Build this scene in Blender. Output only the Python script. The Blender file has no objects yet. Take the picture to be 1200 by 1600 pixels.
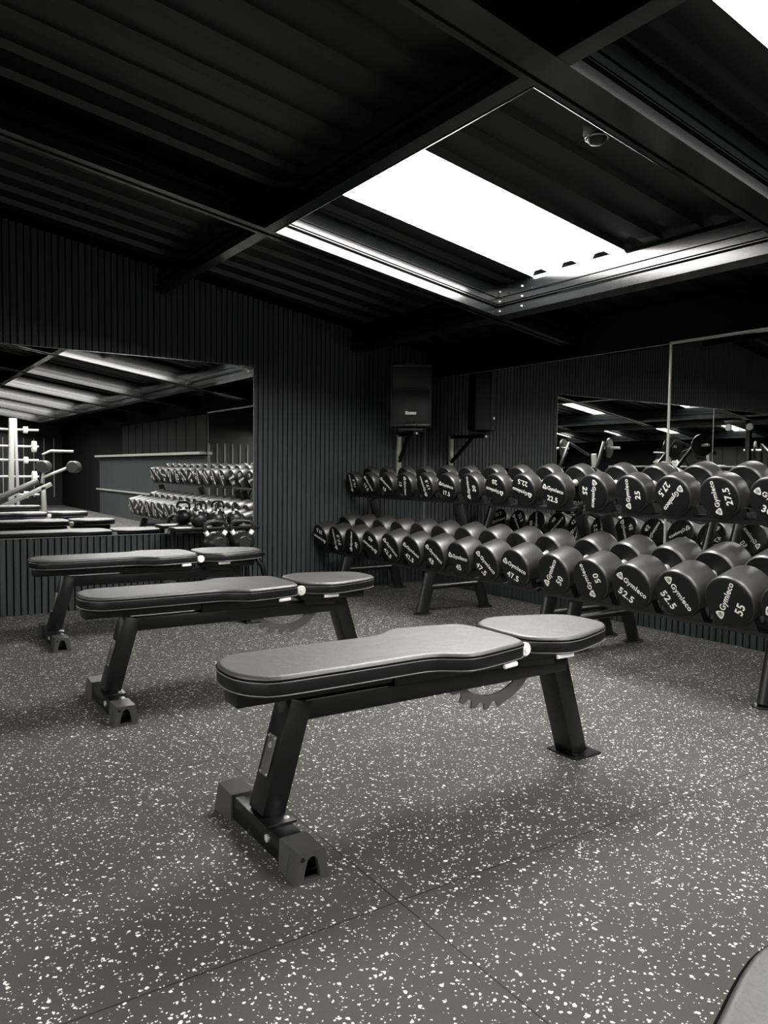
import bpy, bmesh, math, random
from mathutils import Vector, Matrix, Euler
R = math.radians
random.seed(7)
S = 0.82                                   # survey units -> metres, applied once at the end
SCN = bpy.context.scene
COL = SCN.collection

# ------------------------------------------------------------------ camera, world, exposure
YAW, PITCH, ROLL, FPX, CAM_H = 0.5908, 0.0541, 0.0122, 1210.4, 1.15
def make_camera():
    cy, sy, cp, sp = math.cos(YAW), math.sin(YAW), math.cos(PITCH), math.sin(PITCH)
    F = Vector((sy*cp, cy*cp, -sp)); R0 = Vector((cy, -sy, 0)); U0 = R0.cross(F)
    cr, sr = math.cos(ROLL), math.sin(ROLL)
    Rt = R0*cr + U0*sr; U = U0*cr - R0*sr
    cam = bpy.data.cameras.new('camera'); o = bpy.data.objects.new('camera', cam); COL.objects.link(o)
    cam.sensor_fit = 'HORIZONTAL'; cam.sensor_width = 36; cam.lens = 36*FPX/1200
    cam.clip_start = .02; cam.clip_end = 200
    m = Matrix((Rt, U, -F)).transposed().to_4x4(); m.translation = Vector((0, 0, CAM_H))
    o.matrix_world = m
    SCN.camera = o
    return o
CAM = make_camera()
w = bpy.data.worlds.new('world'); SCN.world = w; w.use_nodes = True
w.node_tree.nodes['Background'].inputs[0].default_value = (.6, .65, .7, 1)
w.node_tree.nodes['Background'].inputs[1].default_value = .0
SKY_STRENGTH = 40.0
SCN.view_settings.view_transform = 'Standard'
SCN.view_settings.look = 'None'
SCN.view_settings.gamma = 1
SCN.view_settings.exposure = 0.0
SCN.view_settings.use_curve_mapping = False

# ------------------------------------------------------------------ room measures
YW, XW, XE, YE = 6.455, 4.832, -4.63, -11.4       # left wall, right wall, opposite wall, rear wall
ZR0, SL, XR = 2.916, 0.1591, 0.10                 # beam plane, slope, ridge
SHEET = .245
def plane(x):                                     # underside of the roof beams
    return ZR0 - SL*x if x >= XR else ZR0 - SL*(2*XR - x)
PITCH_S = .0493                                   # wall slat pitch

# ------------------------------------------------------------------ materials
def mat(name, col, rough=.5, metal=0, spec=.5, emit=None, bump=None, var=None, coat=0):
    m = bpy.data.materials.new(name); m.use_nodes = True
    nt = m.node_tree; b = nt.nodes['Principled BSDF']
    b.inputs['Base Color'].default_value = (*col, 1)
    b.inputs['Roughness'].default_value = rough
    b.inputs['Metallic'].default_value = metal
    b.inputs['Specular IOR Level'].default_value = spec
    b.inputs['Coat Weight'].default_value = coat
    tc = nt.nodes.new('ShaderNodeTexCoord')
    if var:                                       # (scale, amount) mottling of the base colour
        n = nt.nodes.new('ShaderNodeTexNoise'); n.inputs['Scale'].default_value = var[0]; n.inputs['Detail'].default_value = 4
        nt.links.new(tc.outputs['Object'], n.inputs['Vector'])
        r = nt.nodes.new('ShaderNodeMapRange'); r.inputs['To Min'].default_value = 1-var[1]; r.inputs['To Max'].default_value = 1+var[1]
        nt.links.new(n.outputs['Fac'], r.inputs['Value'])
        v = nt.nodes.new('ShaderNodeVectorMath'); v.operation = 'SCALE'; v.inputs[0].default_value = col
        nt.links.new(r.outputs[0], v.inputs['Scale']); nt.links.new(v.outputs[0], b.inputs['Base Color'])
        r2 = nt.nodes.new('ShaderNodeMapRange'); r2.inputs['To Min'].default_value = rough-.06; r2.inputs['To Max'].default_value = rough+.08
        nt.links.new(n.outputs['Fac'], r2.inputs['Value']); nt.links.new(r2.outputs[0], b.inputs['Roughness'])
    if bump:                                      # (scale, strength, distance)
        n = nt.nodes.new('ShaderNodeTexNoise'); n.inputs['Scale'].default_value = bump[0]; n.inputs['Detail'].default_value = 8 if bump[0] < 50 else 3; n.inputs['Roughness'].default_value = .65 if bump[0] < 50 else .5
        nt.links.new(tc.outputs['Object'], n.inputs['Vector'])
        bp = nt.nodes.new('ShaderNodeBump'); bp.inputs['Strength'].default_value = bump[1]; bp.inputs['Distance'].default_value = bump[2]
        nt.links.new(n.outputs['Fac'], bp.inputs['Height']); nt.links.new(bp.outputs[0], b.inputs['Normal'])
    if emit:
        b.inputs['Emission Color'].default_value = (*emit[0], 1); b.inputs['Emission Strength'].default_value = emit[1]
    return m
M = {}
M['paint'] = mat('satin_black_paint', (.004, .0044, .0047), .38, bump=(120, .12, .001))
M['sheet'] = mat('black_roof_sheet', (.0055, .0062, .0066), .38, bump=(30, .12, .002))
M['fascia'] = mat('gloss_black_fascia', (.0052, .0058, .0062), .15, bump=(260, .18, .0006))
M['felt'] = mat('black_felt', (.0025, .0025, .003), .95, spec=.1)
M['steel'] = mat('powder_coated_steel', (.0022, .0024, .0027), .34, bump=(500, .08, .0004))
M['frame'] = mat('rack_steel', (.0115, .0116, .012), .34, bump=(500, .08, .0004))
M['rubber'] = mat('dumbbell_rubber', (.0200, .0195, .0184), .42, spec=1.0, var=(9, .35), bump=(400, .06, .0003))
M['face'] = mat('dumbbell_face_rubber', (.0042, .0046, .0052), .48, spec=.35)
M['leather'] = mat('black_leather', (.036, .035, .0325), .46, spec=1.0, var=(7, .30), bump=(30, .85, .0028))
M['leather_shaded'] = mat('shaded_leather_side', (.0050, .0055, .0062), .38, spec=.4)  # darker copy of the pad leather, side shade put into its colour
M['piping'] = mat('grey_piping', (.16, .155, .145), .35)
M['chrome'] = mat('chrome', (.86, .85, .82), .34, metal=.7)
M['sector'] = mat('brushed_steel', (.17, .17, .165), .45, metal=.6, var=(20, .15))
M['white'] = mat('white_print', (.90, .89, .86), .5)
M['cap'] = mat('grey_plastic', (.045, .045, .043), .42, bump=(300, .15, .0005))
M['plastic'] = mat('black_plastic', (.005, .0055, .006), .45)
M['grille'] = mat('speaker_grille', (.004, .0045, .005), .55)
M['mirror'] = mat('mirror_glass', (.86, .87, .86), .0, metal=1)
M['edge'] = mat('polished_glass_edge', (.45, .46, .45), .25, metal=.6)
M['plate'] = mat('nameplate_metal', (.22, .22, .21), .35, metal=.8)
M['lightgrey'] = mat('light_grey_metal', (.42, .42, .40), .35, metal=.3)
M['iron'] = mat('kettlebell_iron', (.012, .012, .0125), .38, bump=(250, .25, .0006))

def mat_slat():
    m = mat('dark_slat_veneer', (.03, .033, .035), .55, spec=.35)
    nt = m.node_tree; b = nt.nodes['Principled BSDF']; tc = nt.nodes.new('ShaderNodeTexCoord')
    mp = nt.nodes.new('ShaderNodeMapping'); mp.inputs['Scale'].default_value = (55, 55, 1.6)
    n = nt.nodes.new('ShaderNodeTexNoise'); n.inputs['Scale'].default_value = 2.2; n.inputs['Detail'].default_value = 6
    cr = nt.nodes.new('ShaderNodeValToRGB')
    cr.color_ramp.elements[0].position = .3; cr.color_ramp.elements[0].color = (.020, .0226, .0242, 1)
    cr.color_ramp.elements[1].position = .75; cr.color_ramp.elements[1].color = (.049, .054, .057, 1)
    nt.links.new(tc.outputs['Object'], mp.inputs[0]); nt.links.new(mp.outputs[0], n.inputs['Vector'])
    nt.links.new(n.outputs['Fac'], cr.inputs[0]); nt.links.new(cr.outputs[0], b.inputs['Base Color'])
    return m
M['slat'] = mat_slat()

def mat_floor():
    m = bpy.data.materials.new('speckled_rubber_floor'); m.use_nodes = True
    nt = m.node_tree; N = nt.nodes; L = nt.links; b = N['Principled BSDF']
    tc = N.new('ShaderNodeTexCoord')
    un = N.new('ShaderNodeVectorMath'); un.operation = 'SCALE'; un.inputs['Scale'].default_value = 1/S
    L.new(tc.outputs['Object'], un.inputs[0]); P = un.outputs[0]
    def speck(scale, keep, rmin, rmax, seed):
        ad = N.new('ShaderNodeVectorMath'); ad.operation = 'ADD'; ad.inputs[1].default_value = (seed, seed*1.7, 0); L.new(P, ad.inputs[0])
        nz = N.new('ShaderNodeTexNoise'); nz.inputs['Scale'].default_value = scale*1.5; nz.inputs['Detail'].default_value = 2; L.new(ad.outputs[0], nz.inputs['Vector'])
        sb = N.new('ShaderNodeVectorMath'); sb.operation = 'SUBTRACT'; sb.inputs[1].default_value = (.5, .5, .5); L.new(nz.outputs['Color'], sb.inputs[0])
        sc = N.new('ShaderNodeVectorMath'); sc.operation = 'SCALE'; sc.inputs['Scale'].default_value = 1.1/scale; L.new(sb.outputs[0], sc.inputs[0])
        a2 = N.new('ShaderNodeVectorMath'); a2.operation = 'ADD'; L.new(ad.outputs[0], a2.inputs[0]); L.new(sc.outputs[0], a2.inputs[1])
        vo = N.new('ShaderNodeTexVoronoi'); vo.voronoi_dimensions = '2D'; vo.inputs['Scale'].default_value = scale; L.new(a2.outputs[0], vo.inputs['Vector'])
        se = N.new('ShaderNodeSeparateColor'); L.new(vo.outputs['Color'], se.inputs[0])
        rr = N.new('ShaderNodeMapRange'); rr.inputs['From Max'].default_value = 1; rr.inputs['To Min'].default_value = rmin; rr.inputs['To Max'].default_value = rmax
        L.new(se.outputs['Green'], rr.inputs['Value'])
        lt = N.new('ShaderNodeMath'); lt.operation = 'LESS_THAN'; L.new(vo.outputs['Distance'], lt.inputs[0]); L.new(rr.outputs[0], lt.inputs[1])
        kp = N.new('ShaderNodeMath'); kp.operation = 'LESS_THAN'; L.new(se.outputs['Red'], kp.inputs[0]); kp.inputs[1].default_value = keep
        mu = N.new('ShaderNodeMath'); mu.operation = 'MULTIPLY'; L.new(lt.outputs[0], mu.inputs[0]); L.new(kp.outputs[0], mu.inputs[1])
        return mu.outputs[0], se.outputs['Blue']
    s1, v1 = speck(74, .13, .12, .38, 3.1)
    s2, v2 = speck(140, .12, .12, .38, 11.7)
    mx = N.new('ShaderNodeMath'); mx.operation = 'MAXIMUM'; L.new(s1, mx.inputs[0]); L.new(s2, mx.inputs[1])
    # base: mottled dark rubber
    big = N.new('ShaderNodeTexNoise'); big.inputs['Scale'].default_value = 1.7; big.inputs['Detail'].default_value = 5; L.new(P, big.inputs['Vector'])
    cr = N.new('ShaderNodeValToRGB'); cr.color_ramp.elements[0].position = .25; cr.color_ramp.elements[0].color = (.040, .0398, .038, 1)
    cr.color_ramp.elements[1].position = .8; cr.color_ramp.elements[1].color = (.060, .059, .055, 1); L.new(big.outputs['Fac'], cr.inputs[0])
    fine = N.new('ShaderNodeTexNoise'); fine.inputs['Scale'].default_value = 260; L.new(P, fine.inputs['Vector'])
    fr = N.new('ShaderNodeMapRange'); fr.inputs['To Min'].default_value = .7; fr.inputs['To Max'].default_value = 1.3; L.new(fine.outputs['Fac'], fr.inputs['Value'])
    ms = N.new('ShaderNodeVectorMath'); ms.operation = 'SCALE'; L.new(cr.outputs[0], ms.inputs[0]); L.new(fr.outputs[0], ms.inputs['Scale'])
    chip = N.new('ShaderNodeMix'); chip.data_type = 'RGBA'; chip.inputs['A'].default_value = (.50, .495, .47, 1); chip.inputs['B'].default_value = (.85, .84, .79, 1); L.new(v1, chip.inputs['Factor'])
    mix = N.new('ShaderNodeMix'); mix.data_type = 'RGBA'; L.new(mx.outputs[0], mix.inputs['Factor']); L.new(ms.outputs[0], mix.inputs['A']); L.new(chip.outputs['Result'], mix.inputs['B'])
    # joints between the rubber tiles
    sp = N.new('ShaderNodeSeparateXYZ'); L.new(P, sp.inputs[0])
    def joint(out, off, pit):
        a = N.new('ShaderNodeMath'); a.operation = 'SUBTRACT'; a.inputs[1].default_value = off; L.new(out, a.inputs[0])
        p = N.new('ShaderNodeMath'); p.operation = 'PINGPONG'; p.inputs[1].default_value = pit/2; L.new(a.outputs[0], p.inputs[0])
        l = N.new('ShaderNodeMath'); l.operation = 'LESS_THAN'; l.inputs[1].default_value = .0022; L.new(p.outputs[0], l.inputs[0]); return l.outputs[0]
    j1 = joint(sp.outputs['X'], 1.163, 1.27); j2 = joint(sp.outputs['Y'], 1.64, 1.22)
    jm = N.new('ShaderNodeMath'); jm.operation = 'MAXIMUM'; L.new(j1, jm.inputs[0]); L.new(j2, jm.inputs[1])
    mj = N.new('ShaderNodeMix'); mj.data_type = 'RGBA'; L.new(jm.outputs[0], mj.inputs['Factor']); L.new(mix.outputs['Result'], mj.inputs['A']); mj.inputs['B'].default_value = (.012, .012, .011, 1)
    L.new(mj.outputs['Result'], b.inputs['Base Color'])
    b.inputs['Roughness'].default_value = .75; b.inputs['Specular IOR Level'].default_value = .3
    bp = N.new('ShaderNodeBump'); bp.inputs['Strength'].default_value = .35; bp.inputs['Distance'].default_value = .001
    sub = N.new('ShaderNodeMath'); sub.operation = 'SUBTRACT'; L.new(fine.outputs['Fac'], sub.inputs[0]); L.new(jm.outputs[0], sub.inputs[1])
    L.new(sub.outputs[0], bp.inputs['Height']); L.new(bp.outputs[0], b.inputs['Normal'])
    return m
M['floor'] = mat_floor()
def mat_sky(k=1.0):
    m = bpy.data.materials.new('translucent_skylight_sheet'); m.use_nodes = True
    nt = m.node_tree; nt.nodes.clear(); e = nt.nodes.new('ShaderNodeEmission'); o = nt.nodes.new('ShaderNodeOutputMaterial')
    e.inputs[0].default_value = (1, .98, .95, 1); e.inputs[1].default_value = SKY_STRENGTH*k
    nt.links.new(e.outputs[0], o.inputs[0]); return m
M['sky'] = mat_sky()
M['sky_mid'] = mat_sky(.85)  # remaining panels set stronger to brighten the mirrored ceiling and foreground
M['sky_dim'] = mat_sky(.40)            # two near panels dimmed to deepen the bench shadows

# ------------------------------------------------------------------ helpers
class MB:
    def __init__(s): s.bm = bmesh.new()
    def poly(s, pts): return s.bm.faces.new([s.bm.verts.new(p) for p in pts])
    def box(s, c, d, rot=None, bev=0, seg=2):
        vs = bmesh.ops.create_cube(s.bm, size=1)['verts']
        bmesh.ops.scale(s.bm, vec=d, verts=vs)
        if bev:
            es = list({e for v in vs for e in v.link_edges})
            r = bmesh.ops.bevel(s.bm, geom=es, offset=min(bev, min(d)*.45), segments=seg, affect='EDGES', profile=.5)
            vs = list({v for f in r['faces'] for v in f.verts} | {v for v in vs if v.is_valid})
        if rot: bmesh.ops.rotate(s.bm, cent=(0, 0, 0), matrix=Euler(rot).to_matrix(), verts=vs)
        bmesh.ops.translate(s.bm, vec=c, verts=vs); return s
    def bar(s, a, b, wd, ht, up=(0, 0, 1), bev=.004):
        """rectangular bar from a to b, wd across, ht along up"""
        a, b, up = Vector(a), Vector(b), Vector(up); d = b-a; L = d.length; x = d.normalized()
        y = up.cross(x).normalized(); z = x.cross(y)
        n0 = len(s.bm.verts); s.bm.verts.ensure_lookup_table()
        old = set(s.bm.verts); s.box((0, 0, 0), (L, wd, ht), bev=bev); new = [v for v in s.bm.verts if v not in old]
        m = Matrix((x, y, z)).transposed().to_4x4(); m.translation = (a+b)/2
        bmesh.ops.transform(s.bm, matrix=m, verts=new); return s
    def sweep(s, pts, prof, closed=False, up=(0, 0, 1), cap=True):
        """sweep a closed 2D profile [(side, up)] along a 3D path"""
        P = [Vector(p) for p in pts]; n = len(P); rings = []; up = Vector(up)
        for i in range(n):
            if closed: t = (P[(i+1) % n]-P[i-1])
            else: t = P[min(i+1, n-1)]-P[max(i-1, 0)]
            t.normalize(); u = up
            if abs(t.dot(u)) > .97: u = Vector((1, 0, 0))
            sd = t.cross(u).normalized(); uu = sd.cross(t)
            rings.append([s.bm.verts.new(P[i]+sd*a+uu*b) for a, b in prof])
        k = len(prof)
        for i in range(n if closed else n-1):
            A, B = rings[i], rings[(i+1) % n]
            for j in range(k): s.bm.faces.new((A[j], A[(j+1) % k], B[(j+1) % k], B[j]))
        if not closed and cap: s.bm.faces.new(rings[0][::-1]); s.bm.faces.new(rings[-1])
        return s
    def tube(s, pts, r, n=12, closed=False, ry=None, up=(0, 0, 1)):
        ry = ry or r
        return s.sweep(pts, [(r*math.cos(2*math.pi*i/n), ry*math.sin(2*math.pi*i/n)) for i in range(n)], closed, up)
    def lathe(s, prof, axis='x', n=40, c=(0, 0, 0), cap=True):
        """prof: [(along, radius)]"""
        rings = []; c = Vector(c)
        for a, r in prof:
            ring = []
            for i in range(n):
                t = 2*math.pi*i/n; p, q = r*math.cos(t), r*math.sin(t)
                v = {'x': (a, p, q), 'y': (q, a, p), 'z': (p, q, a)}[axis]
                ring.append(s.bm.verts.new(c+Vector(v)))
            rings.append(ring)
        for A, B in zip(rings, rings[1:]):
            for i in range(n): s.bm.faces.new((A[i], A[(i+1) % n], B[(i+1) % n], B[i]))
        if cap: s.bm.faces.new(rings[0][::-1]); s.bm.faces.new(rings[-1])
        return s
    def prism(s, poly, z0, z1, holes=()):
        """extruded polygon (xy), optional holes"""
        before = set(s.bm.faces); loops = [poly]+list(holes)
        if holes:
            es = []; vsall = []
            for lp in loops:
                vs = [s.bm.verts.new((x, y, z0)) for x, y in lp]; vsall += vs
                es += [s.bm.edges.new((vs[i], vs[(i+1) % len(vs)])) for i in range(len(vs))]
            bmesh.ops.triangle_fill(s.bm, edges=es, use_beauty=True)
            fs = [f for f in s.bm.faces if f not in before]
        else: fs = [s.poly([(x, y, z0) for x, y in poly])]
        r = bmesh.ops.extrude_face_region(s.bm, geom=fs)
        vs = [g for g in r['geom'] if isinstance(g, bmesh.types.BMVert)]
        bmesh.ops.translate(s.bm, vec=(0, 0, z1-z0), verts=vs); return s
    def xf(s, m):
        bmesh.ops.transform(s.bm, matrix=m, verts=s.bm.verts); return s
    def mesh(s, name, m, smooth=40):
        bmesh.ops.recalc_face_normals(s.bm, faces=s.bm.faces)
        me = bpy.data.meshes.new(name)
        if smooth:
            for f in s.bm.faces: f.smooth = True
            a = R(smooth)
            for e in s.bm.edges:
                if len(e.link_faces) == 2: e.smooth = e.calc_face_angle(0) < a
        s.bm.to_mesh(me); s.bm.free(); me.materials.append(m); return me
    def build(s, name, m, parent=None, smooth=40):
        return link(name, s.mesh(name, m, smooth), parent)
def link(name, data, parent=None):
    o = bpy.data.objects.new(name, data); COL.objects.link(o)
    if parent: o.parent = parent
    return o
def tag(o, label=None, cat=None, group=None, kind=None):
    if label: o['label'] = label
    if cat: o['category'] = cat
    if group: o['group'] = group
    if kind: o['kind'] = kind
    return o
def empty(name, loc, rz=0, label=None, cat=None, group=None):
    o = bpy.data.objects.new(name, None); COL.objects.link(o); o.location = loc; o.rotation_euler = (0, 0, rz)
    o.empty_display_size = .05
    return tag(o, label, cat, group)
def struct(name, mb, m, parent=None, smooth=0):
    o = mb.build(name, m, parent, smooth)
    if not parent: tag(o, kind='structure')
    return o
def children(o): return [c for c in bpy.data.objects if c.parent == o]
def copy_tree(o, parent=None):
    c = o.copy(); COL.objects.link(c); c.parent = parent
    for ch in children(o): copy_tree(ch, c)
    return c
def chaikin(p, n=2, t=.25):
    for _ in range(n):
        q = []
        for i in range(len(p)):
            a, b = p[i], p[(i+1) % len(p)]
            q += [(a[0]*(1-t)+b[0]*t, a[1]*(1-t)+b[1]*t), (a[0]*t+b[0]*(1-t), a[1]*t+b[1]*(1-t))]
        p = q
    return p
def inset(p, d):
    out = []; n = len(p)
    A = sum(p[i][0]*p[(i+1) % n][1]-p[(i+1) % n][0]*p[i][1] for i in range(n)); sg = 1 if A > 0 else -1
    for i in range(n):
        a, b = Vector(p[i-1]), Vector(p[(i+1) % n]); t = (b-a).normalized()
        out.append((p[i][0]-sg*t.y*d, p[i][1]+sg*t.x*d))
    return out

# ------------------------------------------------------------------ setting: floor and walls
f = MB(); f.box(((XW+XE)/2, (YW+YE)/2, -.04), (XW-XE+.3, YW-YE+.3, .08)); struct('floor', f, M['floor'])

def slats_y(mb, y, x0, x1, z0, z1, face=-1):
    """slats on a wall parallel to X, front face at y"""
    k = math.ceil(x0/PITCH_S); 
    while k*PITCH_S+.038 <= x1:
        x = k*PITCH_S+.019; zt = z1(x) if callable(z1) else z1
        mb.box((x, y-face*.0105, (z0+zt)/2), (.038, .021, zt-z0)); k += 1
def slats_x(mb, x, y0, y1, z0, z1, face=-1):
    k = math.ceil(y0/PITCH_S)
    while k*PITCH_S+.038 <= y1:
        y = k*PITCH_S+.019
        mb.box((x-face*.0105, y, (z0+z1)/2), (.021, .038, z1-z0)); k += 1
LM0, LM1, LMZ0, LMZ1 = -3.24, 2.905, .592, 2.060          # left mirror
RMY0, RMY1, RMZ0, RMZ1 = .345, 6.452, .592, 2.079          # right mirror
top = lambda x: plane(x)+SHEET-.035
mb = MB()
slats_y(mb, YW, XE, LM0, 0, top); slats_y(mb, YW, LM0, LM1+.01, 0, LMZ0); slats_y(mb, YW, LM0, LM1+.01, LMZ1, top); slats_y(mb, YW, LM1, XW-.01, 0, top)
struct('wall_left', mb, M['slat'])
mb = MB(); mb.prism([(XE-.1, 0), (XW+.1, 0), (XW+.1, plane(XW)+SHEET+.05), (XR, plane(XR)+SHEET+.05), (XE-.1, plane(XE)+SHEET+.05)], 0, .1)
mb.xf(Matrix.Translation((0, YW+.121, 0)) @ Matrix.Rotation(R(90), 4, 'X'))
struct('wall_left_backing', mb, M['felt'])
zt = plane(XW)+SHEET-.03
mb = MB()
slats_x(mb, XW, RMY0, YW-.02, 0, RMZ0); slats_x(mb, XW, -7.0, RMY0-.01, 0, 1.36)
struct('wall_right', mb, M['slat'])
mb = MB(); mb.box((XW+.071, (YW+YE)/2, 1.25), (.1, YW-YE+.2, 2.5)); struct('wall_right_backing', mb, M['felt'])
mb = MB(); mb.box((XE-.05, (YW+YE)/2, 1.25), (.1, YW-YE+.2, 2.5)); struct('wall_opposite', mb, M['sheet'])
mb = MB(); mb.prism([(XE-.1, 0), (XW+.1, 0), (XW+.1, plane(XW)+SHEET+.05), (XR, plane(XR)+SHEET+.05), (XE-.1, plane(XE)+SHEET+.05)], 0, .1)
mb.xf(Matrix.Translation((0, YE, 0)) @ Matrix.Rotation(R(90), 4, 'X'))
struct('wall_rear', mb, M['sheet'])
# dark panels with seams and the pale ledge on the right wall past the mirror (seen in the mirrors)
mb = MB()
for i in range(10): mb.box((XW+.006, .30-.52*i-.255, 1.74), (.03, .505, .64), bev=.003)
struct('trim_1', mb, M['paint'])
mb = MB()
for i in range(11): mb.box((XW-.012, .30-.52*i, 1.74), (.012, .010, .64))
struct('trim_2', mb, M['paint'])
mb = MB(); mb.box((XW-.05, -3.35, 1.40), (.14, 7.2, .045), bev=.004); mb.box((XW-.03, -3.5, .60), (.04, 7.2, .03))
struct('trim_3', mb, M['lightgrey'])
mb = MB()
for i in range(34): mb.box((XE+.6+i*.27, YE+.07, 1.1), (.02, .02, 1.7))
struct('trim_4', mb, M['lightgrey'])

def mirror(name, label, x0, x1, z0, z1, axis, pos, group, joint=False):
    """a mirror sheet; axis 'y' hangs on a wall of constant y, 'x' on one of constant x; returned with its bright cut edge"""
    c, d = (x0+x1)/2, x1-x0; zc, dz = (z0+z1)/2, z1-z0; t = .006
    r = empty(name, (c, pos, z0) if axis == 'y' else (pos, c, z0), 0, label, 'mirror', group)
    m = MB(); 
    if axis == 'y': m.box((0, -t/2, dz/2), (d-.006, t, dz-.006))
    else: m.box((-t/2*(1 if pos > 0 else -1), 0, dz/2), (t, d-.006, dz-.006))
    m.build('glass', M['mirror'], r, 0)
    m = MB(); s = 1 if pos > 0 else -1
    q = [(-d/2, 0), (d/2, 0), (d/2, dz), (-d/2, dz)]
    for i in range(4):
        a, b = q[i], q[(i+1) % 4]; cx, cz = (a[0]+b[0])/2, (a[1]+b[1])/2; L = abs(a[0]-b[0])+abs(a[1]-b[1])
        h = a[1] == b[1]
        if axis == 'y': m.box((cx, -.005, cz), (L+.004 if h else .004, .010, .004 if h else L-.004))
        else: m.box((-.005*s, cx, cz), (.010, L+.004 if h else .004, .004 if h else L-.004))
    m.build('edge', M['edge'], r, 0)
    if joint:
        m = MB(); m.box((-.008*s, d/2, dz/2), (.014, .011, dz), bev=.002); m.build('joint_strip', M['lightgrey'], r)
        m = MB(); m.box((-.010*s, 0, dz+.004), (.020, d, .016), bev=.003); m.build('top_channel', M['lightgrey'], r)
    return r
G = 'mirror sheets fixed to the slatted walls'
mirror('wall_mirror', 'wide mirror on the left slatted wall, ending beside the two front kettlebells', -.17, LM1, LMZ0, LMZ1, 'y', YW, G)
mirror('wall_mirror', 'mirror on the left slatted wall, mostly beyond the left frame edge', LM0, -.175, LMZ0, LMZ1, 'y', YW, G)
mirror('wall_mirror', 'mirror behind the dumbbells nearest the speaker corner on the right wall', 3.53, RMY1, RMZ0, RMZ1, 'x', XW, G)
mirror('wall_mirror', 'mirror on the right wall at the right frame edge, behind the heavier dumbbells', RMY0, 3.525, RMZ0, RMZ1, 'x', XW, G, True)
mb = MB(); mb.box((XW+.005, (RMY0+YW)/2, 2.23), (.03, YW-RMY0, .28)); struct('wall_right_top', mb, M['felt'])
mirror('wall_mirror', 'mirror on the far side wall, seen only in other mirrors', -2.0, 5.6, .6, 2.12, 'x', XE+.004, G)
# cut edges above the right mirrors catch the skylight
# ------------------------------------------------------------------ setting: roof
YBEAMS = [(4.35, 4.47), (1.985, 2.165), (-.315, -.135), (-2.615, -2.435), (-4.915, -4.735), (-7.215, -7.035), (-9.515, -9.335)]
XBEAMS = [(3.91, 4.01), (2.03, 2.10), (.065, .135), (-2.21, -2.13), (-4.11, -4.01)]
SKY_Y = [(a[0]-.32-.80, a[0]-.32) for a in YBEAMS[:-1]]
SKY_Y[0] = (3.25, 4.05)
PROF = [(0, 0), (0, .048), (.030, .051), (.030, .073), (.006, .076), (.006, .081), (.028, .083), (.028, .089), (.010, .092), (.010, .122), (.026, .126), (.026, .138),
        (.014, .141), (.014, .146), (.034, .150), (.034, .215), (.045, .245)]
def beam_profile(lo, hi, top=0):
    L_ = [(lo+a, z) for a, z in PROF]; R_ = [(hi-a, z) for a, z in PROF]
    mid = (lo+hi)/2
    g = [(hi-.03, 0), (hi-.03, .008), (lo+.03, .008), (lo+.03, 0)] if hi-lo > .1 else []
    L_ = [(min(a, mid-.004), z) for a, z in L_]; R_ = [(max(a, mid+.004), z) for a, z in R_]
    if top: L_ = L_+[(L_[-1][0], L_[-1][1]+top)]; R_ = R_+[(R_[-1][0], R_[-1][1]+top)]
    return L_ + R_[::-1] + g
xs_all = [XE, XR, XW]
mb = MB()
for lo, hi in YBEAMS:
    pr = beam_profile(lo, hi); rings = [[mb.bm.verts.new((x, y, plane(x)+z)) for y, z in pr] for x in xs_all]
    for A, B in zip(rings, rings[1:]):
        for j in range(len(pr)): mb.bm.faces.new((A[j], A[(j+1) % len(pr)], B[(j+1) % len(pr)], B[j]))
    mb.bm.faces.new(rings[0]); mb.bm.faces.new(rings[-1][::-1])
struct('beam_purlins', mb, M['fascia'])
mb = MB()
ystops = [YW]+[v for a in YBEAMS for v in (a[1], a[0])]+[YE]
for i in range(0, len(ystops)-1, 2):
    y1, y0 = ystops[i], ystops[i+1]
    if y1-y0 < .1: continue
    for lo, hi in XBEAMS:
        pr = beam_profile(lo, hi, 0 if lo > 3 else .034)
        A = [mb.bm.verts.new((x, y0-.03, plane(x)+z+.001)) for x, z in pr]; B = [mb.bm.verts.new((x, y1+.03, plane(x)+z+.001)) for x, z in pr]
        for j in range(len(pr)): mb.bm.faces.new((A[j], A[(j+1) % len(pr)], B[(j+1) % len(pr)], B[j]))
        mb.bm.faces.new(A); mb.bm.faces.new(B[::-1])
struct('beam_rafters', mb, M['fascia'])
# rolled lips along the lower edges of the two beams on the camera side of the skylit bay
mb = MB()
mb.tube([(2.098, 2.165, plane(2.1)+.001), (2.098, 4.35, plane(2.1)+.001)], .0045, 8)
mb.tube([(2.10, 2.163, plane(2.1)+.001), (3.91, 2.163, plane(3.91)+.001)], .0045, 8)
struct('trim_6', mb, M['fascia'])
# small bolts in the corner of the skylit bay
mb = MB()
for dx, dy in ((-.006, -.03), (-.006, -.26)):
    for dz in (.03, .10, .17): mb.lathe([(-.008, .004), (0, .007), (.004, .007)], 'x', 8, (3.905+dx, 4.35+dy, plane(3.91)+dz))
struct('trim_5', mb, M['lightgrey'])
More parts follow.
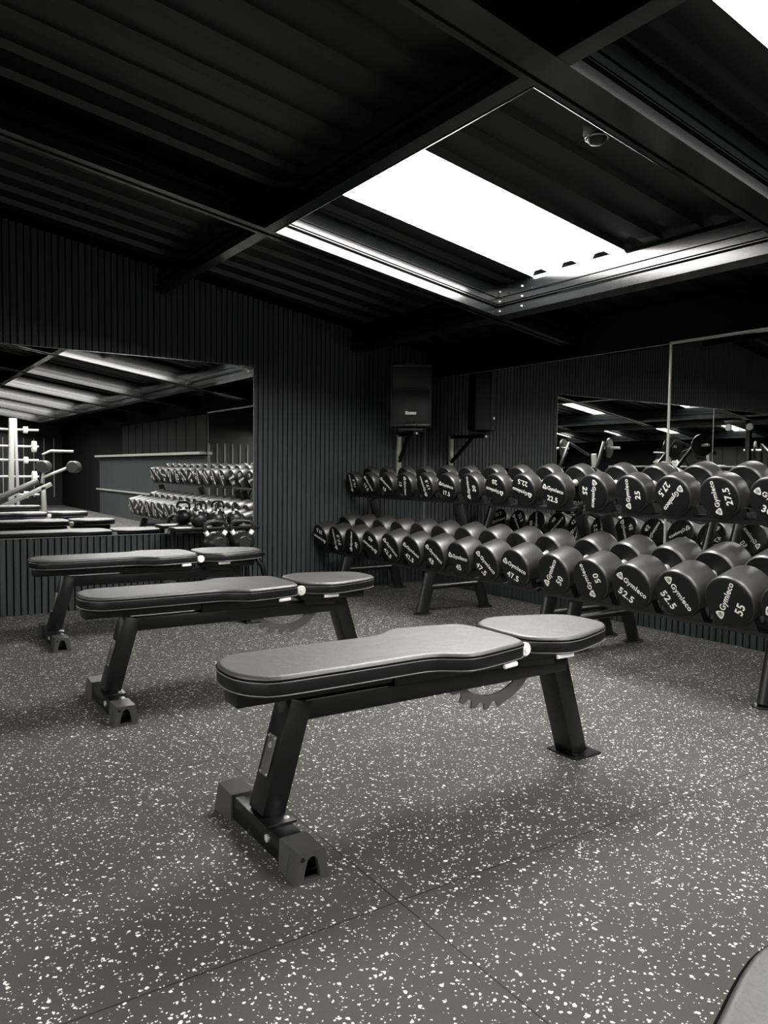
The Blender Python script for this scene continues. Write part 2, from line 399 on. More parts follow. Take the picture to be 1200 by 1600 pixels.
# corrugated sheet: pan/ridge profile across Y, laid down the slope
def corr(y):
    t = (y/.27) % 1.0
    return .0 if t < .42 else (.035*(t-.42)/.08 if t < .5 else (.035 if t < .92 else .035*(1-(t-.92)/.08)))
def ystep(y0, y1):
    ys = {round(y0, 4), round(y1, 4)}; k = math.floor(y0/.27)-1
    while k*.27 < y1+.3:
        for t in (0, .42, .5, .92):
            y = (k+t)*.27
            if y0 < y < y1: ys.add(round(y, 4))
        k += 1
    return sorted(ys)
def sheet(mb, x0, x1, y0, y1):
    ys = ystep(y0, y1); A = [mb.bm.verts.new((x0, y, plane(x0)+SHEET+corr(y+1e-5))) for y in ys]; B = [mb.bm.verts.new((x1, y, plane(x1)+SHEET+corr(y+1e-5))) for y in ys]
    for i in range(len(ys)-1): mb.bm.faces.new((A[i], A[i+1], B[i+1], B[i]))
SX = [(2.065, 3.955), (-4.06, -2.17)]
mb = MB()
edges = [YE]+[v for a in SKY_Y[::-1] for v in a]+[YW]
for i in range(len(edges)-1):
    y0, y1 = edges[i], edges[i+1]; sk = i % 2 == 1
    if sk: segs = [(XE, SX[1][0]), (SX[1][1], XR), (XR, SX[0][0]), (SX[0][1], XW)]
    else: segs = [(XE, XR), (XR, XW)]
    for a, b in segs: sheet(mb, a, b, y0, y1)
struct('ceiling', mb, M['sheet'])
n = 0
for (y0, y1) in SKY_Y:
    for (a, b) in SX:
        n += 1; mb = MB(); sheet(mb, a, b, y0, y1); struct('window_%d' % n, mb, M['sky'] if n == 1 else (M['sky_dim'] if n in (2, 3) else M['sky_mid']))
mb = MB()
for i, (x0, x1) in enumerate(((XE-.1, XR), (XR, XW+.1))):
    mb.poly([(x0, YE-.1, plane(x0)+.33), (x1, YE-.1, plane(x1)+.33), (x1, YW+.1, plane(x1)+.33), (x0, YW+.1, plane(x0)+.33)])
struct('roof', mb, M['felt'])

# ------------------------------------------------------------------ ceiling dome sensor
r = empty('ceiling_sensor', (2.74, 2.42, plane(2.74)+SHEET), 0, 'black round ceiling sensor with a shiny ring beside the large skylight', 'sensor')
mb = MB(); mb.box((0, 0, -.03), (.09, .09, .10), bev=.008); mb.build('mount_box', M['plastic'], r)
mb = MB(); mb.lathe([(-.115, .012), (-.112, .030), (-.10, .042), (-.078, .047)], 'z', 24); mb.build('dome', M['plastic'], r)
mb = MB(); mb.tube([(.049*math.cos(t*math.pi/12), .049*math.sin(t*math.pi/12), -.088) for t in range(24)], .004, 8, True); mb.build('ring', M['edge'], r)
mb = MB(); mb.tube([(.03, -.03, -.07), (.07, -.06, -.06)], .003, 6); mb.build('pin', M['edge'], r)

# ------------------------------------------------------------------ lettering
def text_mesh(name, body, size, bold=0, spacing=1.0, shear=0.0):
    cu = bpy.data.curves.new(name, 'FONT'); cu.body = body; cu.size = size; cu.align_x = 'CENTER'; cu.align_y = 'CENTER'
    cu.extrude = .0005; cu.offset = bold; cu.resolution_u = 3; cu.space_character = spacing; cu.shear = shear
    o = bpy.data.objects.new(name, cu); COL.objects.link(o)
    bpy.context.view_layer.update()
    me = bpy.data.meshes.new_from_object(o.evaluated_get(bpy.context.evaluated_depsgraph_get()))
    bpy.data.objects.remove(o); bpy.data.curves.remove(cu); me.name = name
    return me
FACE = Matrix(((0, 0, -1, 0), (-1, 0, 0, 0), (0, 1, 0, 0), (0, 0, 0, 1)))   # (u,v,w) -> faces -x
def circle(r, n=20, cx=0, cy=0): return [(cx+r*math.cos(2*math.pi*i/n), cy+r*math.sin(2*math.pi*i/n)) for i in range(n)]
def emblem(mb, s, cx, cy, z=.0005):
    tri = chaikin([(s*1.12*math.cos(R(90+120*i+d)), s*1.12*math.sin(R(90+120*i+d))) for i in range(3) for d in (-14, 14)], 1)
    mb.prism([(cx+x, cy+y) for x, y in tri], -z, z, holes=[circle(s*.52, 18, cx, cy-.02*s)])
    arc = [(s*.34*math.cos(R(a)), s*.34*math.sin(R(a))) for a in range(40, 361, 20)]; arc2 = [(s*.20*math.cos(R(a)), s*.20*math.sin(R(a))) for a in range(360, 39, -20)]
    mb.prism([(cx+x, cy+y-.02*s) for x, y in arc+arc2], -z, z)
def brand_mesh(Rr):
    """round-triangle emblem followed by the word, sized for a face of radius Rr"""
    me = text_mesh('brand', 'Gymleco', .40*Rr, .008*Rr, 1.06)
    mb = MB(); mb.bm.from_mesh(me); bpy.data.meshes.remove(me)
    xs = [v.co.x for v in mb.bm.verts]; wd = max(xs)-min(xs); k = 1.22*Rr/wd
    bmesh.ops.scale(mb.bm, vec=(k, k, 1), verts=mb.bm.verts); bmesh.ops.translate(mb.bm, vec=(.20*Rr, .12*Rr, 0), verts=mb.bm.verts)
    emblem(mb, .17*Rr, -.62*Rr, .13*Rr)
    mb.xf(FACE); return mb.mesh('brand_lettering', M['white'], 0)
def number_mesh(t, Rr):
    me = text_mesh('num', t, .44*Rr, .010*Rr, 1.1)
    mb = MB(); mb.bm.from_mesh(me); bpy.data.meshes.remove(me)
    bmesh.ops.translate(mb.bm, vec=(0, -.50*Rr, 0), verts=mb.bm.verts); mb.xf(FACE)
    return mb.mesh('weight_number', M['white'], 0)

# ------------------------------------------------------------------ dumbbells
TILT = R(15)
def dia(wt):
    P = [(12.5, .206), (27.5, .243), (37.5, .246), (55, .268), (62.5, .274)]
    for (a, b), (c, d) in zip(P, P[1:]):
        if wt <= c: return b+(d-b)*(wt-a)/(c-a)
    return P[-1][1]
def head_len(wt, low):
    return .145+(wt-37.5)/17.5*.055 if low else .072+(wt-12.5)/15*.046
protos = {}
def dumbbell_proto(wt, low):
    Rr = dia(wt)/2; hl = head_len(wt, low); gap = .140 if low else .130; L = 2*hl+gap
    txt = ('%g' % wt)
    r = empty('dumbbell', (0, 0, 0))
    prof = [(0, Rr*.05), (0, Rr*.86), (.0012, Rr*.90), (.005, Rr*.955), (.013, Rr*.99), (.022, Rr), (hl-.018, Rr), (hl-.006, Rr*.97), (hl, Rr*.92), (hl+.001, .03)]
    for s in (-1, 1):
        mb = MB(); mb.lathe(prof, 'x', 56)
        if s < 0: mb.xf(Matrix.Translation((-L/2, 0, 0)))
        else: mb.xf(Matrix.Translation((L/2, 0, 0)) @ Matrix.Scale(-1, 4, (1, 0, 0)))
        me = mb.mesh('head', M['rubber'], 35); me.materials.append(M['face'])
        for p in me.polygons:
            c = p.center
            rr = math.hypot(c.y, c.z)
            if rr < Rr*.93 and abs(abs(c.x)-L/2) < .006 or rr < Rr*.9: p.material_index = 1
        link('head', me, r)
    mb = MB(); mb.lathe([(-gap/2-.002, .024), (-gap/2+.012, .024), (-gap/2+.016, .018), (-.03, .0195), (0, .0205), (.03, .0195), (gap/2-.016, .018), (gap/2-.012, .024), (gap/2+.002, .024)], 'x', 20)
    mb.build('handle', M['chrome'], r)
    b = brand_mesh(Rr); nm = number_mesh(txt, Rr)
    for s in (-1, 1):
        for me, nme in ((b, 'brand_lettering'), (nm, 'weight_number')):
            o = link(nme, me, r); o.location = (s*(L/2+.0008), 0, 0)
            o.rotation_euler = (0, 0, 0 if s < 0 else math.pi)
            o['side'] = s
    return r, L, Rr
def place_dumbbell(wt, low, y, ang, label, group):
    key = (wt, low)
    if key not in protos:
        r, L, Rr = dumbbell_proto(wt, low); protos[key] = [r, L, Rr, False]
    p = protos[key]; r, L = p[0], p[1]
    if p[3]: r = copy_tree(r)
    p[3] = True
    fx, fz = (3.51, .52) if low else (3.85, 1.02)
    r.location = (fx+math.cos(TILT)*L/2, y, fz+math.sin(TILT)*L/2); r.rotation_euler = (0, -TILT, 0)
    back = random.uniform(-180, 180)
    for c in children(r):
        if c.get('side') == -1: c.rotation_euler = (-R(ang), 0, 0)
        elif c.get('side') == 1: c.rotation_euler = (R(back), 0, math.pi)
    tag(r, label, 'dumbbell', group)
    return r, L, p[2]
Y1 = [6.30-.2885*i for i in range(10)]; Y2 = [3.363-.293*i for i in range(11)]
YS = Y1+Y2
UW = [12.5, 12.5, 15, 15, 17.5, 17.5, 20, 20, 22.5, 22.5, 25, 25, 27.5, 27.5, 30, 30, 32.5, 32.5, 35, 35, 35]
UA = [90, -65, -48, -100, 100, -15, 87, 165, 162, -15, -102, 88, -131, 100, -25, 40, -80, 120, 10, -150, 60]
LW = [37.5, 37.5, 40, 40, 42.5, 42.5, 45, 45, 47.5, 47.5, 50, 50, 52.5, 52.5, 55, 55, 57.5, 57.5, 60, 60, 62.5]
LA = [155, 90, 75, 145, -52, -36, -46, -7, -50, -24, 62, 107, -37, -56, 67, 20, -60, 100, 150, -20, 75]
def fore(a, i, low):                     # undo the foreshortening of angles read off the photograph
    k = (.62 if low else .66)+.33*min(i, 14)/14
    return math.degrees(math.atan2(math.sin(R(a))*k, math.cos(R(a))))
racked = []
for low, W, A in ((False, UW, UA), (True, LW, LA)):
    tier = 'lower' if low else 'upper'
    for i, (wt, a) in enumerate(zip(W, A)):
        y = YS[i]
        seen = i < (16 if low else 15)
        same = [j for j, q in enumerate(W) if q == wt and j < (16 if low else 15)]
        if seen and len(same) == 1: label = 'round black dumbbell marked %g on the upper tier, cut by the right frame edge' % wt
        elif seen: label = 'round black dumbbell marked %g on the %s tier, %s of its pair' % (wt, tier, 'farther' if i == same[0] else 'nearer')
        else: label = 'round black dumbbell on the %s tier, seen only in the left mirror' % tier
        r, L, Rr = place_dumbbell(wt, low, y, fore(a, i, low), label, 'dumbbells on the %s tier' % tier)
        racked.append((low, i, y, L, Rr, wt))

# ------------------------------------------------------------------ dumbbell racks
def oval_leg(a, b, wide=.058, thin=.034):
    m = MB(); m.tube([a, b], wide, 24, ry=thin, up=(0, 1, 0)); return m
def make_rack(ylo, yhi, legs, idx, label):
    yc = (ylo+yhi)/2; root = empty('dumbbell_rack', (3.9, yc, 0), 0, label, 'rack', 'two-tier dumbbell racks along the right wall')
    T = Vector((3.9, yc, 0))
    for ly in legs:
        m = oval_leg(Vector((3.70, ly, .006))-T, Vector((3.80, ly, .412))-T); lg = m.build('front_leg', M['frame'], root)
        m = oval_leg(Vector((4.36, ly, .006))-T, Vector((4.045, ly, .87))-T, .048); m.build('rear_leg', M['frame'], root)
        for x in (3.70, 4.36):
            m = MB(); m.lathe([(0, .082), (.005, .082), (.007, .079)], 'z', 28); m.xf(Matrix.Translation(Vector((x, ly, 0))-T) @ Matrix.Scale(.72, 4, (0, 1, 0)))
            m.build('foot_plate', M['frame'], root)
        m = MB(); m.tube([Vector((3.745, ly, .215))-T, Vector((4.25, ly, .215))-T], .034, 16, ry=.026); m.build('cross_bar', M['frame'], root)
    for low in (False, True):
        fx, fz = (3.51, .52) if low else (3.85, 1.02)
        rows = [q for q in racked if q[0] == low and q[1] in idx]
        Rm = max(q[4] for q in rows); Lm = max(q[3] for q in rows)
        a = Vector((math.cos(TILT), 0, math.sin(TILT))); nrm = Vector((-math.sin(TILT), 0, math.cos(TILT)))
        o = Vector((fx, yc, fz))-nrm*(Rm+.018)-T
        m = MB()
        for t in (.055, Lm-.055):
            m.bar(o+a*t+Vector((0, ylo-yc, 0)), o+a*t+Vector((0, yhi-yc, 0)), .050, .024, up=nrm)
        for ly in legs: m.bar(o+a*.05+Vector((0, ly-yc, 0)), o+a*(Lm-.05)+Vector((0, ly-yc, 0)), .05, .022, up=nrm)
        if low:
            for ly in legs: m.bar(Vector((3.95, ly, .485))-T, Vector((4.17, ly, .50))-T, .04, .03)
        m.build('tray', M['frame'], root)
        for (lw, i, y, L, Rr, wt) in rows:
            hl = head_len(wt, low); wv = .125
            for s0 in (.030, L-.080):
                m = MB()
                half = min(wv, Rr*.92); base = -(Rm+.006)
                arc = [((Rr+.002)*math.sin(t), -(Rr+.002)*math.cos(t)) for t in [R(v) for v in range(-52, 53, 8)]]
                arc = [p for p in arc if abs(p[0]) < half and p[1] > base+.001]
                poly = [(-half, base), (half, base)]+[(p[0], p[1]) for p in arc[::-1]]
                k = MB(); k.prism(poly, 0, .045)
                mt = Matrix((Vector((0, 1, 0)), nrm, a)).transposed().to_4x4(); mt.translation = Vector((fx, y, fz))-T+a*s0
                k.xf(mt); m.bm.free(); k.build('saddle', M['plastic'], root)
    # end joint of the lower tray back to the rear legs
    return root
make_rack(3.56, 6.43, [6.22, 4.95, 3.63], set(range(10)), 'black two-tier rack nearest the corner, carrying the lighter dumbbells')
make_rack(.28, 3.50, [3.41, 2.09, .265], set(range(10, 21)), 'black two-tier rack carrying the heavier dumbbells at the right frame edge')

# ------------------------------------------------------------------ adjustable benches
BACK = [(-.128, -.05), (-.104, -.115), (-.045, -.168), (.12, -.172), (.32, -.170), (.49, -.166), (.545, -.180), (.625, -.236), (.69, -.236), (.895, -.196), (.925, -.175), (.945, -.10)]
BACK = BACK+[(x, -y) for x, y in BACK[::-1]]
SEAT = [(.964, -.10), (.985, -.160), (1.085, -.224), (1.17, -.222), (1.37, -.155), (1.435, -.105), (1.452, -.055)]
SEAT = SEAT+[(x, -y) for x, y in SEAT[::-1]]
def pad_mesh(mb, out, z0, z1):
    h = z1-z0
    levels = [(.012, 0), (.003, .006), (0, .014), (0, h-.022), (.002, h-.016), (.0045, h-.0135), (.001, h-.011), (.0035, h-.0055), (.008, h-.0018), (.013, h-.0002), (.018, h), (.022, h)]
    rings = [[mb.bm.verts.new((x, y, z0+z)) for x, y in inset(out, d)] for d, z in levels]; n = len(out)
    for A, B in zip(rings, rings[1:]):
        for i in range(n): mb.bm.faces.new((A[i], A[(i+1) % n], B[(i+1) % n], B[i]))
    mb.bm.faces.new(rings[0][::-1]); mb.bm.faces.new(rings[-1])
def make_pad(name, outline, z0, z1, root):
    out = chaikin(outline, 2, .2); mb = MB(); pad_mesh(mb, out, z0, z1)
    me = mb.mesh(name, M['leather'], 50); me.materials.append(M['leather_shaded'])
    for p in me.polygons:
        if p.center.z < z1-.014: p.material_index = 1  # shaded leather copy below the top roll
    pad = link(name, me, root)
    mb = MB(); mb.tube([(x, y, z1-.0185) for x, y in inset(out, -.0005)], .0016, 6, True); mb.tube([(x, y, z0+.007) for x, y in inset(out, .001)], .0018, 6, True)
    mb.build('piping', M['piping'], pad)
    mb = MB(); mb.tube([(x, y, z1-.0125) for x, y in inset(out, -.0002)], .0026, 6, True)
    mb.build('seam', M['felt'], pad)
    return pad
def foot_cap():
    """moulded end cap with an arched opening, facing -y, base at z=0"""
    m = MB(); arch = [(.027, .010), (.023, .035), (.015, .064), (.006, .073), (-.006, .073), (-.015, .064), (-.023, .035), (-.027, .010)]
    body = [(-.054, 0), (.054, 0), (.040, .088), (-.040, .088)]
    m.prism(body, 0, .018, holes=[arch])
    k = body
    m.xf(Matrix(((1, 0, 0, 0), (0, 0, 1, 0), (0, 1, 0, 0), (0, 0, 0, 1))))
    b = [(x, y) for x, y in k]; b2 = [(-.046, 0), (.046, 0), (.043, .087), (-.043, .087)]
    A = [m.bm.verts.new((x, .018, z)) for x, z in b]; B = [m.bm.verts.new((x, .12, z)) for x, z in b2]
    for j in range(4): m.bm.faces.new((A[j], A[(j+1) % 4], B[(j+1) % 4], B[j]))
    m.bm.faces.new(B[::-1])
    m.bm.faces.new([m.bm.verts.new((x*.97, .06, z*.97)) for x, z in b])
    return m
def make_bench():
    root = empty('adjustable_bench', (0, 0, 0))
    make_pad('back_pad', BACK, .492, .556, root); make_pad('seat_pad', SEAT, .492, .556, root)
    m = MB(); m.bar((-.105, 0, .467), (.90, 0, .467), .10, .048); m.bar((.45, 0, .455), (.93, 0, .455), .12, .05)
    m.build('back_support', M['steel'], root)
    m = MB(); m.bar((1.00, 0, .47), (1.40, 0, .458), .11, .05); m.bar((1.03, .0, .44), (1.22, .0, .43), .085, .05)
    m.build('seat_support', M['steel'], root)
    m = MB(); m.bar((.075, .01, .397), (1.30, .01, .397), .085, .065); m.build('main_beam', M['steel'], root)
    m = MB(); m.bar((.018, .01, .085), (.115, .01, .432), .10, .078, up=(1, 0, 0)); leg = m.build('rear_leg', M['steel'], root)
    m = MB(); m.bar((1.255, .02, .44), (1.395, .02, .006), .10, .080, up=(1, 0, 0)); m.build('front_leg', M['steel'], root)
    m = MB(); m.box((1.41, .02, .004), (.15, .16, .008), bev=.002); m.box((1.36, -.03, .012), (.02, .03, .008), bev=.002); m.build('foot_plate', M['steel'], root)
    m = MB(); m.box((.015, .005, .044), (.078, .50, .076), bev=.006); m.build('base_bar', M['steel'], root)
    m = MB(); m.box((.018, -.005, .086), (.10, .19, .009), bev=.002); m.build('mounting_plate', M['steel'], root)
    m = MB(); m.lathe([(0, .009), (.004, .009), (.006, .006)], 'z', 14, (.045, -.075, .090)); m.lathe([(0, .012), (-.006, .012), (-.008, .008)], 'x', 16, (-.024, -.09, .052))
    m.build('bolt', M['chrome'], root)
    for s in (-1, 1):
        m = foot_cap(); mt = Matrix.Translation((.015, s*.295, 0)) @ Matrix.Rotation(0 if s < 0 else math.pi, 4, 'Z'); m.xf(mt); c = m.build('rubber_foot', M['cap'], root, 30)
        m = MB(); me = MB(); emblem(me, .007, -.030, .070, .0006)
        me.xf(Matrix(((1, 0, 0, 0), (0, 0, -1, 0), (0, 1, 0, 0), (0, 0, 0, 1)))); me.xf(mt @ Matrix.Translation((0, -.0005, 0))); me.build('moulded_mark', M['steel'], c, 0); m.bm.free()
    # toothed sector for the backrest
    cx, cz, ri = .935, .475, .180
    inner = [(cx+ri*math.cos(R(a)), cz+ri*.90*math.sin(R(a))) for a in range(205, 331, 6)]
    outer = []
    for a in range(330, 284, -6): outer.append((cx+(ri+.052)*math.cos(R(a)), cz+(ri+.052)*.90*math.sin(R(a))))
    a = 282
    for k in range(5):
        for da, rr in ((0, .054), (3, .056), (5, .030), (8, .024), (11, .030), (14, .052)):
            q = a-k*16-da; outer.append((cx+(ri+rr+.004)*math.cos(R(q)), cz+(ri+rr+.004)*.90*math.sin(R(q))))
    m = MB(); m.prism(inner+outer, -.004, .004); m.xf(Matrix(((1, 0, 0, 0), (0, 0, -1, .01), (0, 1, 0, 0), (0, 0, 0, 1))))
    m.build('toothed_sector', M['sector'], root, 0)
    m = MB(); m.lathe([(-.008, .006), (.010, .006)], 'y', 12, (1.115, .0, .395)); m.build('sector_bolt', M['chrome'], root)
    m = MB(); m.lathe([(-.140, .020), (.140, .020)], 'y', 20, (.955, 0, .510)); pv = m.build('pivot_tube', M['steel'], root)
    for q in (-1, 1):
        m = MB(); m.lathe([(q*.139, .025), (q*.150, .026), (q*.156, .021)], 'y', 24, (.955, 0, .514)); m.lathe([(q*.154, .008), (q*.159, .008)], 'y', 16, (.955, 0, .514)); m.build('pivot_cap', M['white'], pv)
    m = MB(); m.bar((.80, -.208, .484), (.868, -.200, .486), .014, .016, bev=.005); m.build('pull_pin', M['white'], root)
    m = MB(); m.bar((1.065, -.200, .484), (1.15, -.200, .484), .008, .015, bev=.001); m.build('seat_label', M['white'], root)
    # nameplate on the rear leg
    m = MB(); m.box((0, 0, 0), (.004, .052, .125), bev=.0015); r = math.atan2(.097, .347)
    mt = Matrix.Translation((-.0005+.018+.097*.50-.0415, .01, .085+.347*.50+.005)) @ Matrix.Rotation(r, 4, 'Y'); m.xf(mt); pl = m.build('nameplate', M['plate'], leg)
    m = MB()
    for yy in (-.021, .021):
        for zz in (-.056, .056): m.lathe([(-.005, .0035), (-.002, .004)], 'x', 10, (0, yy, zz))
    emb = MB(); emblem(emb, .010, 0, .030, .0008); emb.xf(Matrix.Translation((-.0028, 0, 0)) @ FACE); t = bpy.data.meshes.new('t'); emb.bm.to_mesh(t); emb.bm.free(); m.bm.from_mesh(t); bpy.data.meshes.remove(t)
    m.xf(mt); m.build('rivet', M['lightgrey'], leg)
    return root
bench = make_bench()
BG = 'adjustable benches in a row'
spots = [((1.0, 2.145, 0), 'nearest whole bench, black padded adjustable bench in the centre foreground', 0),
         ((.935, 3.745, 0), 'middle black padded bench, between the foreground bench and the one at the slatted wall', R(-.8)),
         ((.985, 5.335, 0), 'farthest black padded bench, standing before the slatted wall under the left mirror', R(-.6)),
         ((2.07, .298, 0), 'black padded bench of which only a rounded leather corner shows, bottom right', R(180))]
for i, (loc, lab, rz) in enumerate(spots):
    o = bench if i == 0 else copy_tree(bench)
    o.location = loc; o.rotation_euler = (0, 0, rz); tag(o, lab, 'bench', BG)

# ------------------------------------------------------------------ kettlebells and their stand
def make_kettlebell():
    r = empty('kettlebell', (0, 0, 0))
    m = MB(); m.lathe([(0, .055), (.004, .062), (.020, .082), (.05, .100), (.085, .106), (.12, .097), (.145, .078), (.165, .052), (.175, .03)], 'z', 36); m.build('body', M['iron'], r)
    m = MB(); m.lathe([(-.112, .048), (-.100, .052), (-.085, .05)], 'y', 28, (0, 0, .085)); m.build('face_disc', M['iron'], r)
    pts = [(-.058, 0, .135), (-.080, 0, .165), (-.094, 0, .20), (-.088, 0, .235), (-.06, 0, .255), (0, 0, .26), (.06, 0, .255), (.088, 0, .235), (.094, 0, .20), (.080, 0, .165), (.058, 0, .135)]
    m = MB(); m.tube(pts, .0165, 14, up=(0, 1, 0)); m.build('handle', M['iron'], r)
    m = MB()
    for s in (-1, 1): m.tube([(s*.066, 0, .146), (s*.088, 0, .180)], .0195, 14, up=(0, 1, 0))
    m.build('handle_band', M['white'], r)
    return r
kb = make_kettlebell()
ks = [((2.372, 6.0, .455), 0, 'kettlebell on the front of the stand, left of the two'),
      ((2.604, 6.0, .455), R(-12), 'kettlebell on the front step, right of the two, beside the mirror edge'),
      ((2.325, 6.26, .655), R(50), 'smaller kettlebell, left of the three on the raised back step'),
      ((2.485, 6.26, .655), R(62), 'smaller kettlebell, middle of the three on the raised back step'),
      ((2.645, 6.26, .655), R(55), 'smaller kettlebell, right of the three on the raised back step')]
for i, (loc, rz, lab) in enumerate(ks):
    o = kb if i == 0 else copy_tree(kb)
    o.location = loc; o.rotation_euler = (0, 0, rz)
    if i > 1: o.scale = (.66, .66, .75)
    tag(o, 'black iron '+lab, 'kettlebell', 'kettlebells on the stand by the left mirror')
r = empty('kettlebell_stand', (2.45, 6.12, 0), 0, 'low black two-step kettlebell stand at the left wall behind the farthest bench', 'stand')
m = MB(); m.box((0, -.12, .440), (.62, .22, .03), bev=.004); m.build('front_shelf', M['steel'], r)
m = MB(); m.box((.02, .145, .640), (.74, .20, .03), bev=.004); m.build('back_shelf', M['steel'], r)
for s in (-1, 1):
    m = MB(); m.tube([(s*.29, -.02, .42), (s*.29, -.10, .40), (s*.33, -.13, .33), (s*.36, -.14, .20), (s*.36, -.14, .012)], .022, 14); m.build('front_leg', M['steel'], r)
    m = MB(); m.tube([(s*.33, .19, .63), (s*.34, .19, .012)], .022, 14); m.build('rear_leg', M['steel'], r)
    m = MB(); m.tube([(s*.31, -.12, .10), (s*.33, .19, .10)], .014, 10); m.build('side_bar', M['steel'], r)

# ------------------------------------------------------------------ loudspeaker on its bracket
SPA = math.atan2(-.60, -.80)
sp_loc = (4.31, 5.99, 1.565)
r = empty('loudspeaker', sp_loc, 0, 'black loudspeaker with a small white badge, hung in the corner above the dumbbells', 'loudspeaker')
r.rotation_euler = (0, 0, R(-40))          # local -y is the front
m = MB(); Wd, Hh, Dp = .385, .585, .24
m.prism([(-Wd/2, 0), (Wd/2, 0), (Wd/2, .15), (Wd*.30, Dp), (-Wd*.30, Dp), (-Wd/2, .15)], 0, Hh); m.build('cabinet', M['plastic'], r)
m = MB(); 
for x in (-Wd/2+.008, Wd/2-.008): m.box((x, -.006, Hh/2), (.014, .014, Hh-.02), bev=.003)
for z in (.012, Hh-.012): m.box((0, -.006, z), (Wd-.02, .014, .022), bev=.003)
m.box((0, -.008, Hh*.60), (Wd-.03, .010, .008), bev=.002)
m.build('frame', M['frame'], r)
m = MB(); m.box((0, -.001, Hh*.30+.012), (Wd-.035, .010, Hh*.56), bev=.002); m.box((0, -.001, Hh*.79), (Wd-.035, .010, Hh*.34), bev=.002); m.build('grille', M['grille'], r)
m = MB(); m.box((0, -.010, .125), (.105, .006, .024), bev=.002); m.box((-.040, -.0125, .138), (.028, .004, .010)); m.build('badge', M['white'], r)
m = MB(); m.tube([(-.06, -.010, .012), (-.045, -.016, .042), (.045, -.016, .042), (.06, -.010, .012)], .006, 8); m.build('lower_grip', M['frame'], r)
m = MB(); m.box((.0, -.001, Hh+.004), (.10, .05, .012), bev=.003); m.build('top_grip', M['frame'], r)
r = empty('speaker_bracket', (4.49, YW-.004, 1.10), 0, 'black wall bracket with a diagonal strut carrying the loudspeaker', 'bracket')
m = MB(); m.box((0, -.012, .20), (.055, .020, .42), bev=.003); m.build('wall_post', M['lightgrey'], r)
m = MB(); m.bar((0, -.02, .405), (-.10, -.44, .405), .05, .035); m.build('arm', M['steel'], r)
m = MB(); m.bar((0, -.02, .14), (-.065, -.28, .39), .035, .03); m.build('strut', M['steel'], r)
m = MB(); m.box((-.10, -.36, .440), (.24, .18, .03), rot=(0, 0, R(-40)), bev=.004); m.build('platform', M['steel'], r)
m = MB()
for p in ((-.02, -.030, .40), (-.02, -.030, .16), (-.065, -.26, .41), (-.10, -.445, .405)): m.lathe([(-.012, .010), (-.008, .013), (0, .013)], 'y', 12, p)
m.build('bolt', M['chrome'], r)

# ------------------------------------------------------------------ equipment behind the camera, seen in the mirrors
def roller(mb, a, b, rad):
    a, b = Vector(a), Vector(b); d = (b-a)
    prof = [(0, rad*.35), (0, rad*.85), (.06, rad), (.94, rad), (1, rad*.85), (1, rad*.35)]
    x = d.normalized(); up = Vector((0, 0, 1)); y = up.cross(x).normalized(); z = x.cross(y)
    k = MB(); k.lathe([(t*d.length, rr) for t, rr in prof], 'x', 24); m_ = Matrix((x, y, z)).transposed().to_4x4(); m_.translation = a; k.xf(m_)
    t = bpy.data.meshes.new('t'); k.bm.to_mesh(t); k.bm.free(); mb.bm.from_mesh(t); bpy.data.meshes.remove(t)
r = empty('leg_curl_machine', (2.45, -1.0, 0), 0, 'leg machine with padded rollers and a long sloping pad, reflected in the left mirror', 'exercise machine')
m = MB(); m.bar((-1.1, 0, .40), (-.06, 0, .90), .26, .08, bev=.03); m.build('long_pad', M['leather'], r)
m = MB(); m.bar((-.9, 0, .34), (.15, 0, .85), .07, .07); m.bar((-.8, 0, .02), (-.75, 0, .44), .07, .07, up=(1, 0, 0)); m.bar((.05, 0, .02), (.02, 0, .80), .07, .07, up=(1, 0, 0)); m.box((-.8, 0, .03), (.09, .62, .06), bev=.006); m.box((.05, 0, .03), (.09, .62, .06), bev=.006); m.bar((-.8, 0, .06), (.05, 0, .06), .07, .06)
m.build('frame', M['lightgrey'], r)
m = MB(); m.tube([(0, 0, .86), (.05, 0, 1.14), (.02, 0, 1.34), (.14, 0, 1.40), (.5, 0, 1.40)], .022, 12); m.tube([(.0, 0, .95), (.45, 0, 1.14)], .024, 12); m.build('lever_arm', M['lightgrey'], r)
for x in (.05, .53):
    m = MB(); roller(m, (x-.12*.6, .12, 1.14), (x+.06, -.22+.0, 1.14), .10); m.build('roller_pad', M['cap'], r)
r = empty('weight_plate_tree', (2.25, -2.5, 0), 0, 'upright pale storage tree with pegs holding weights, reflected in the left mirror', 'storage tree')
m = MB(); m.bar((-.06, 0, .05), (-.03, 0, 2.0), .09, .09, up=(1, 0, 0)); m.bar((.07, 0, .05), (.03, 0, 2.0), .05, .05, up=(1, 0, 0)); m.box((0, 0, .03), (.7, .7, .06), bev=.01); m.build('post', M['lightgrey'], r)
for i, z in enumerate((1.8, 1.5, 1.25, .95, .62)):
    m = MB(); m.tube([(-.75, 0, z), (.42, 0, z)], .02, 12); m.build('peg', M['lightgrey'], r)
    for s in ((.34, .1), (.20, .06), (-.55, .09)):
        if (i+int(s[0]*10)) % 2 == 0:
            m = MB(); m.lathe([(-.04, s[1]*.7), (-.035, s[1]), (.035, s[1]), (.04, s[1]*.7)], 'x', 24, (s[0], 0, z-.0)); m.build('weight', M['white'], r)
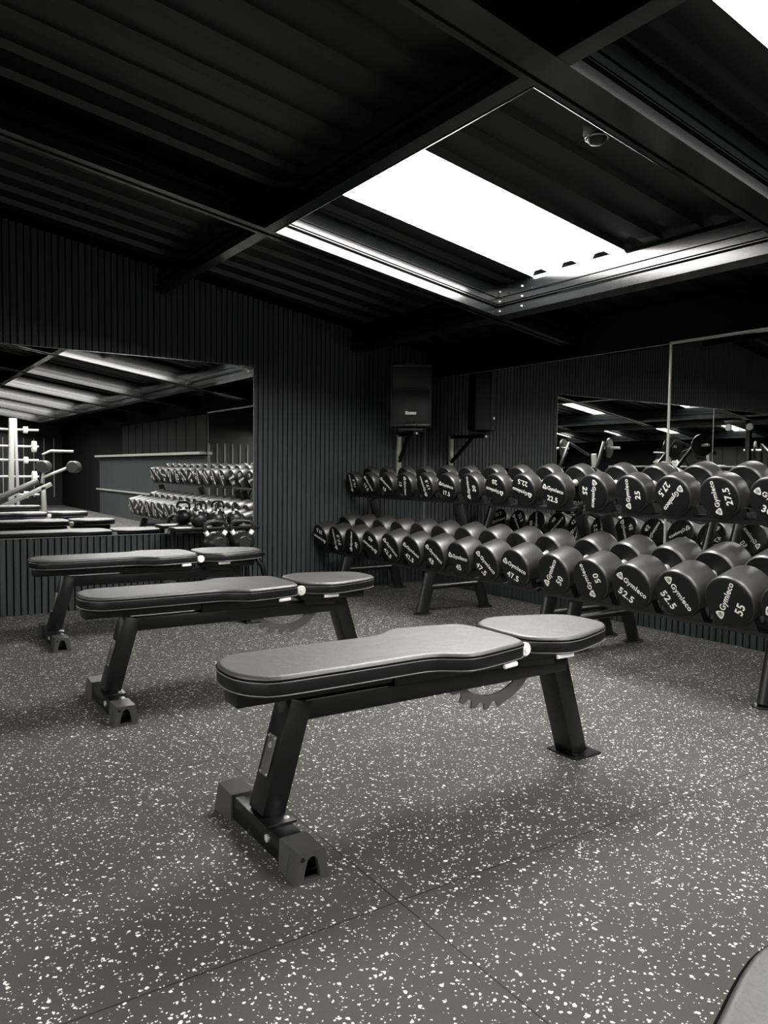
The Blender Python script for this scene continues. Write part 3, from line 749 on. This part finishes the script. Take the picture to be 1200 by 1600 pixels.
def lever_machine(name, loc, rz, label, pads=True):
    r = empty(name, loc, rz, label, 'exercise machine')
    m = MB(); m.bar((-.7, -.35, .04), (.7, -.35, .04), .08, .07); m.bar((-.7, .35, .04), (.7, .35, .04), .08, .07); m.bar((-.6, -.35, .06), (-.6, .35, .06), .08, .07); m.bar((.5, -.35, .06), (.5, .35, .06), .08, .07)
    m.bar((-.6, 0, .06), (-.35, 0, 1.55), .09, .08, up=(1, 0, 0)); m.bar((.5, 0, .06), (.05, 0, .75), .08, .07, up=(1, 0, 0)); m.bar((-.45, 0, .70), (.3, 0, .50), .07, .07); m.build('frame', M['lightgrey'], r)
    for s in (-1, 1):
        m = MB(); m.bar((-.40, s*.12, 1.52), (.10, s*.38, 1.78), .05, .05); m.bar((.10, s*.38, 1.78), (.55, s*.40, 1.20), .05, .05); m.tube([(.55, s*.40, 1.20), (.60, s*.25, 1.24)], .02, 10); m.build('lever_arm', M['frame'], r)
        m = MB(); m.tube([(.10, s*.38, 1.66), (.10, s*.72, 1.66)], .025, 12); m.build('weight_horn', M['chrome'], r)
        m = MB(); m.lathe([(-.02, .16), (-.015, .20), (.015, .20), (.02, .16)], 'y', 32, (.10, s*.50, 1.66)); m.build('weight_disc', M['frame'], r)
    m = MB(); m.bar((.05, 0, .52), (.45, 0, .52), .34, .08, bev=.03); m.build('seat', M['leather'], r)
    m = MB(); m.bar((-.02, 0, .62), (-.16, 0, 1.25), .32, .08, up=(1, 0, 0), bev=.03); m.build('backrest', M['leather'], r)
    return r
lever_machine('rowing_machine', (-3.0, 1.7, 0), R(20), 'lever rowing machine reflected in the corner of the right mirror above the dumbbells')
lever_machine('chest_press_machine', (-3.1, 4.1, 0), R(-25), 'seated press machine reflected beside the bright mirror joint above the dumbbells')
r = empty('cable_tower', (-3.2, 5.6, 0), 0, 'tall cable tower with pulleys reflected at the far right of the right mirror', 'exercise machine')
m = MB()
for s in (-1, 1): m.bar((0, s*.45, .02), (0, s*.45, 2.1), .08, .08, up=(1, 0, 0)); 
m.bar((0, -.9, 2.06), (0, .6, 2.06), .08, .08); m.box((0, 0, .03), (.6, 1.1, .06), bev=.01); m.bar((0, -.45, 1.2), (.5, -.45, .05), .06, .06)
m.build('frame', M['frame'], r)
for s in (-.8, -.4, .4):
    m = MB(); m.lathe([(-.015, .06), (0, .05), (.015, .06)], 'x', 24, (.06, s, 1.98)); m.build('pulley', M['white'], r)
m = MB(); m.box((0, 0, .7), (.14, .30, 1.2), bev=.01); m.build('weight_stack', M['steel'], r)

# ------------------------------------------------------------------ real size
done = set()
for o in bpy.data.objects:
    o.location = o.location*S
    if o.type == 'MESH' and o.data.name not in done:
        o.data.transform(Matrix.Scale(S, 4)); done.add(o.data.name)
    if 'side' in o: del o['side']
